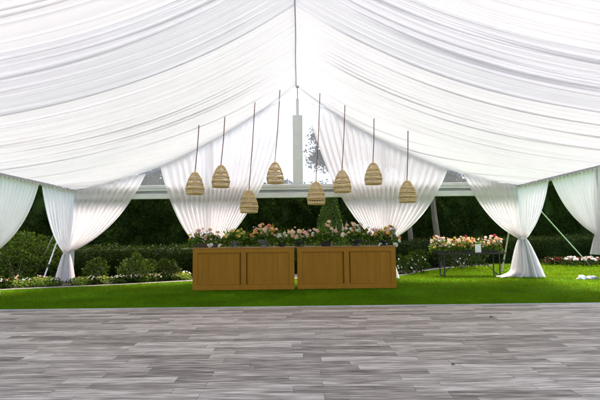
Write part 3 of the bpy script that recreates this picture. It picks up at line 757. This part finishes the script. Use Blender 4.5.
def blob_leaves(n, rx, ry, rz, size, seed, up=.3, low=-.9):
    d = unit(R.normal(size=(n, 3))); d[:, 2] = np.where(d[:, 2] < low, -d[:, 2], d[:, 2])
    k = 1+.22*np.sin(d[:, 0]*5+seed)*np.sin(d[:, 1]*4+seed*2)+.16*np.sin(d[:, 2]*8+d[:, 0]*6+seed)
    r = (1-R.exponential(.16, n).clip(0, .8))*k
    return leaves(d*r[:, None]*np.array([rx, ry, rz]), size, up, .55, d)
def bush(label, x, y, rx, rz, mat='bush', n=1500, size=.075, group=None, cat='shrub'):
    t = thing('shrub', label, cat, (x, y, 0), group)
    V = blob_leaves(n, rx, rx*.85, rz*.55, size, x); V[:, :, 2] += rz*.5; V[:, :, 2] = np.maximum(V[:, :, 2], .01)
    quads_obj('foliage', V, mat, t)
    m = MB()
    for i in range(7):
        a = i*.9; m.tube([(0, 0, 0), (math.cos(a)*rx*.3, math.sin(a)*rx*.3, rz*.4), (math.cos(a)*rx*.6, math.sin(a)*rx*.6, rz*.75)], [.014, .01, .005], 5)
    m.build('stems', 'bark', t); return t
def gp(px, Y): return at(px, 240, Y).x
bush('big mid green bush at the left edge behind the first guy strap', gp(18, 14.4), 14.4, 1.25, 1.55, n=6000, size=.09)
bush('dark green bush between the guy straps and the left corner curtain', gp(55, 14.9), 14.9, .5, .95, 'bush', 1500)
bush('leafy bright green shrub in the border right of the left corner curtain', gp(97, 13.6), 13.6, .38, .7, n=900)
bush('rounded bright green shrub in the middle of the left flower border', gp(138, 13.9), 13.9, .55, .80, n=1500)
bush('green shrub in the border near the left end of the bar', gp(168, 14.3), 14.3, .42, .68, 'lowh', 1000)
bush('small white flowering shrub beside the right end of the bar', gp(403, 15.6), 15.6, .32, .66, n=700)
wf = bpy.data.objects['shrub.005']
for i in range(9): put(BL['white'][i % 2], 'blossom', wf, (random.uniform(-.3, .3), -.24+random.uniform(-.06, .06), random.uniform(.2, .66)), (1.2, 0, random.random()), .6)
bush('green shrub with a few white blooms between bar and tree trunk', gp(416, 15.9), 15.9, .42, .8, n=1100)
wf = bpy.data.objects['shrub.006']
for i in range(7): put(BL['white'][i % 2], 'blossom', wf, (random.uniform(-.3, .3), -.3, random.uniform(.2, .7)), (1.2, 0, random.random()), .6)
bush('dark shrub under the folding table in front of low hedge', gp(462, 18.0), 18.0, .9, .8, 'lowh', 1600)
wf = bpy.data.objects['shrub.007']
for i in range(9): put(BL['white'][i % 2], 'blossom', wf, (random.uniform(-1, 1), -.7, random.uniform(.2, .7)), (1.2, 0, random.random()), .6)
# conifer behind the bar
tx = gp(331, 16.2)
t = thing('conifer', 'narrow light green conifer standing behind the right bar counter', 'conifer tree', (tx, 16.2, 0))
n = 5200; z = R.random(n)**.8; rad = .62*(1-z)**.75*(.9+.3*R.random(n))+.03; a = R.uniform(0, 2*PI, n); rad *= 1+.14*np.sin(a*5+z*9)
quads_obj('crown', leaves(np.stack([rad*np.cos(a), rad*np.sin(a), .2+z*3.1], 1), .095, 1.2, .35), 'thuja', t)
MB().tube([(0, 0, 0), (0, 0, 1.5), (0, 0, 3.1)], [.07, .05, .01], 8).build('trunk', 'bark', t)

def tree(label, base, top, r0_, crown_c, cr, n, mat='treel', size=.14, clumps=22):
    b = Vector(base); t = thing('tree', label, 'tree', tuple(b))
    tp = Vector(top)-b; cc = Vector(crown_c)-b
    m = MB(); pts = [Vector((0, 0, -.05)), tp*.3+Vector((.03, 0, 0)), tp*.65, tp, tp.lerp(cc, .6), cc]
    m.tube(pts, [r0_*1.3, r0_, r0_*.9, r0_*.8, r0_*.5, r0_*.15], 10)
    cl = []
    for i in range(clumps):
        d = Vector(tuple(unit(R.normal(size=3)))); d.z *= .75; e = cc+d*cr*random.uniform(.45, .95)
        cl.append(e)
        m.tube([tp.lerp(cc, random.uniform(0, .8)), tp.lerp(cc, .7).lerp(e, .5)+Vector((0, 0, .1)), e], [r0_*.28, r0_*.15, r0_*.05], 5)
    m.build('trunk', 'bark', t)
    V = []
    for e in cl:
        k = random.uniform(.28, .5)*cr; q = int(n/clumps)
        v = blob_leaves(q, k, k, k*.7, size, random.random()*9); V.append(v+np.array(tuple(e)))
    quads_obj('crown', np.concatenate(V), mat, t); return t
tb = at(439, 247, 19.4); tt = at(431.5, 190, 19.4)
tree('leafy tree whose pale leaning trunk rises behind the flower table', (tb.x, 19.4, 0), tuple(tt), .135, (tt.x-.4, 19.6, 5.6), 1.9, 7000)
tb = at(411, 240, 18.9); tt = at(408, 200, 18.9)
tree('tree with a thinner trunk seen beside the right bar counter', (tb.x, 18.9, 0), tuple(tt), .11, (tt.x-.1, 19.2, 5.6), 1.6, 6000)
tree('tree behind the tall hedge, seen through the clear gable beside the central post', (2.2, 23.5, 0), (2.1, 23.5, 3.8), .16, (1.95, 23.5, 6.4), 1.9, 12000, 'hedge', clumps=34)
tree('round tree behind the tall hedge, seen above the beam left of the bar', (-7.6, 22, 0), (-7.6, 22, 3.4), .16, (-7.4, 22, 5.4), 1.9, 9000, 'hedge', clumps=30)
tree('round tree behind the tall hedge, seen above the beam right of the bar', (9.4, 26, 0), (9.4, 26, 3.6), .16, (9.3, 26, 5.8), 2.1, 9000, 'hedge', clumps=30)
tree('broad tree behind the tall hedge on the left of the garden', (-12.5, 21, 0), (-12.4, 21, 3.2), .2, (-12.2, 21, 6.0), 2.9, 9000, 'hedge')
tree('broad dark tree behind the tall hedge on the right of the garden', (15, 27.5, 0), (15, 27.5, 3.5), .22, (15.2, 27.5, 6.8), 3.2, 9000, 'hedge')

# flower border plants
def border_kind(colour, h, w, nb, leaf):
    t = thing('border_plant', 'x', 'flowering plant', (0, 0, 0), 'flowering plants in the border')
    V = blob_leaves(320, w*1.15, w*.9, h*.55, .06, random.random()*9); V[:, :, 2] += h*.4; V[:, :, 2] = np.maximum(V[:, :, 2], .01)
    quads_obj('foliage', V, leaf, t)
    for i in range(int(nb*.6)):
        a = random.uniform(0, 2*PI); r = math.sqrt(random.random())*.9
        put(BL[colour][i % 2], 'blossom', t, (r*math.cos(a)*w, r*math.sin(a)*w*.8-.02, h*(.55+.4*(1-r*r))+random.uniform(0, .03)), (random.uniform(.3, 1.1), 0, random.uniform(-.5, .5)), random.uniform(.4, .7))
    return t
KINDS = [('white', .26, .24, 12, 'bush'), ('pink', .28, .24, 9, 'lowh'), ('yellow', .26, .24, 8, 'lime_leaf'), ('white', .22, .28, 14, 'lowh'), ('peach', .34, .22, 8, 'bush'), ('red', .24, .2, 8, 'lowh')]
protos = [border_kind(*k) for k in KINDS]; used = [0]*len(protos)
def border_plant(x, y, k, where, s):
    o = protos[k] if not used[k] else copy_tree(protos[k]); used[k] = 1
    o.location = (x, y, 0); o.rotation_euler = (0, 0, random.uniform(-.6, .6)); o.scale = (s, s, s)
    look = ['low white flowering plant', 'pink flowering plant', 'small yellow flowering plant', 'spreading white flowering plant', 'taller peach flowering plant', 'small dark red flowering plant'][k]
    o['label'] = f'{look} {where}'
xs = [p.x for p in PS]
pxs = list(np.arange(-8, 192, 4.6))
for i, px in enumerate(pxs):
    px += random.uniform(-1.4, 1.4)
    for row in (0, 1):
        if row and random.random() < .45 or 57 < px < 76 and random.random() < .6: continue
        if random.random() < .22: continue
        Y = 12.5
        for _ in range(12):
            x = at(px, 285, Y).x; Y = path_y(x)+.55+row*.5
        where = 'at the left edge of the border' if px < 30 else 'in the border by the guy straps' if px < 58 else 'at the foot of the left corner curtain' if px < 80 else 'in the border right of the corner curtain' if px < 120 else 'in the border left of the bar' if px < 165 else 'in the border beside the left bar end'
        where += ', front row' if not row else ', back row'
        border_plant(x, Y+random.uniform(-.08, .1), random.choices(range(6), [4, 2, 4, 3, 1, 1] if px > 70 else [2, 2, 5, 2, 2, 1])[0], where, random.uniform(.75, 1.1))

# pink azaleas along the right hedge, two white mounds
for i, px in enumerate(np.arange(548, 640, 5.5)):
    p = ground(px, 265.2)
    V = blob_leaves(260, .34, .26, .2, .075, i*1.7); V[:, :, 2] = np.maximum(V[:, :, 2]+.17, .01)
    t = thing('azalea', 'low dark pink azalea in the row along the right hedge foot', 'flowering shrub', (p.x, p.y, 0), 'pink azaleas along the right hedge')
    quads_obj('foliage', V, 'lowh', t)
    for k in range(9): put(BL['pink' if random.random() < .3 else 'red'][k % 2], 'blossom', t, (random.uniform(-.32, .32), random.uniform(-.26, -.05), random.uniform(.16, .36)), (1.0, 0, random.random()), .75)
for px, lab in ((571.5, 'white flowering mound in front of the azaleas, left of the pair'), (589, 'white flowering mound in front of azaleas at the strap end, right of the pair')):
    p = ground(px, 266.6); t = thing('flower_mound', lab, 'flowering shrub', (p.x, p.y, 0), 'white flower mounds on the right lawn')
    V = blob_leaves(300, .38, .32, .26, .07, px); V[:, :, 2] = np.maximum(V[:, :, 2]+.16, .01); quads_obj('foliage', V, 'lowh', t)
    for k in range(22):
        a = random.uniform(0, 2*PI); r = math.sqrt(random.random())
        put(BL['white' if k % 3 else 'pink'][k % 2], 'blossom', t, (r*math.cos(a)*.32, r*math.sin(a)*.26, .28+.14*(1-r*r)), (random.uniform(.3, 1.2), 0, random.uniform(-.5, .5)), 1.15)
# small things lying about
p = ground(586, 279.5)
t = thing('cloth_bundle', 'crumpled white and grey cloth bundle lying on the right lawn', 'cloth bundle', (p.x, p.y, 0))
def crumple(w, d, h, seed):
    th = np.linspace(0, 2*PI, 26, endpoint=False); rows = []
    for e in np.linspace(0, PI/2, 9):
        r = math.cos(e); k = 1+.22*np.sin(th*3+seed+e*3)+.14*np.sin(th*7+seed*2+e*5)
        rows.append(np.stack([w*r*k*np.cos(th), d*r*k*np.sin(th), h*math.sin(e)*(1+.25*np.sin(th*2+seed)*r)+.01*np.sin(th*5)+.005], 1))
    return np.array(rows)
MB().grid(crumple(.13, .1, .12, 1.), closed_v=True).build('white_cloth', 'alu', t, loc=(-.12, 0, 0))
MB().grid(crumple(.16, .12, .10, 2.5), closed_v=True).build('grey_cloth', 'greyp', t, loc=(.2, .03, 0))
p = ground(519, 273.6)
t = thing('stake_weight', 'small black weight beside the foot of the right corner curtain', 'weight', (p.x, p.y-.45, 0))
MB().lathe([(0, 0), (.12, 0), (.13, .02), (.13, .06), (.11, .085), (.04, .09), (.035, .12), (0, .125)], 16).build('weight', 'dark', t)
for px, py, lab, sc in ((491.5, 317.6, 'single dark dry leaf on the grey floor near the grass edge', .65), (453.5, 365.3, 'dark dry leaf scrap lying on the grey floor planks', .4)):
    p = ground(px, py, .062)
    m = MB(); P = []
    for i in range(9):
        s_ = i/8; w = .035*math.sin(PI*s_)**.7*(1-.3*s_)
        P.append([(s_*.12-.06, -w, .004+.018*math.sin(s_*3)+w*.3), (s_*.12-.06, 0, .003+.012*math.sin(s_*3)), (s_*.12-.06, w, .004+.02*math.sin(s_*3)+w*.4)])
    o = m.grid(np.array(P)*sc).build('fallen_leaf', 'leafd', loc=tuple(p)); o.rotation_euler = (0, 0, random.uniform(-.5, .5)); tag(o, lab, 'leaf')

# ------------------------------------------------------------------ light
w = bpy.data.worlds.new('World'); S.world = w; w.use_nodes = True
nt = w.node_tree; bg = nt.nodes['Background']
sky = nt.nodes.new('ShaderNodeTexSky'); sky.sky_type = 'NISHITA'; sky.sun_disc = False
SEL, SAZ = math.radians(63), math.radians(8)
sky.sun_elevation = SEL; sky.sun_rotation = SAZ; sky.air_density = .9; sky.dust_density = 5.0; sky.ozone_density = .4
L(nt, sky.outputs[0], bg.inputs[0]); bg.inputs[1].default_value = .15
sl = bpy.data.lights.new('sun', 'SUN'); sl.energy = 1.25; sl.angle = math.radians(30); sl.color = (1, .97, .93)
so = bpy.data.objects.new('sun', sl); COL.objects.link(so)
d = Vector((math.sin(SAZ)*math.cos(SEL), math.cos(SAZ)*math.cos(SEL), math.sin(SEL)))
so.rotation_euler = d.to_track_quat('Z', 'Y').to_euler()
S.view_settings.view_transform = 'Standard'; S.view_settings.look = 'None'; S.view_settings.gamma = 1; S.view_settings.use_curve_mapping = False
S.view_settings.exposure = 2.08
S.render.engine = 'CYCLES'
S.cycles.max_bounces = 10; S.cycles.diffuse_bounces = 5; S.cycles.transmission_bounces = 6; S.cycles.transparent_max_bounces = 24
S.cycles.use_denoising = True
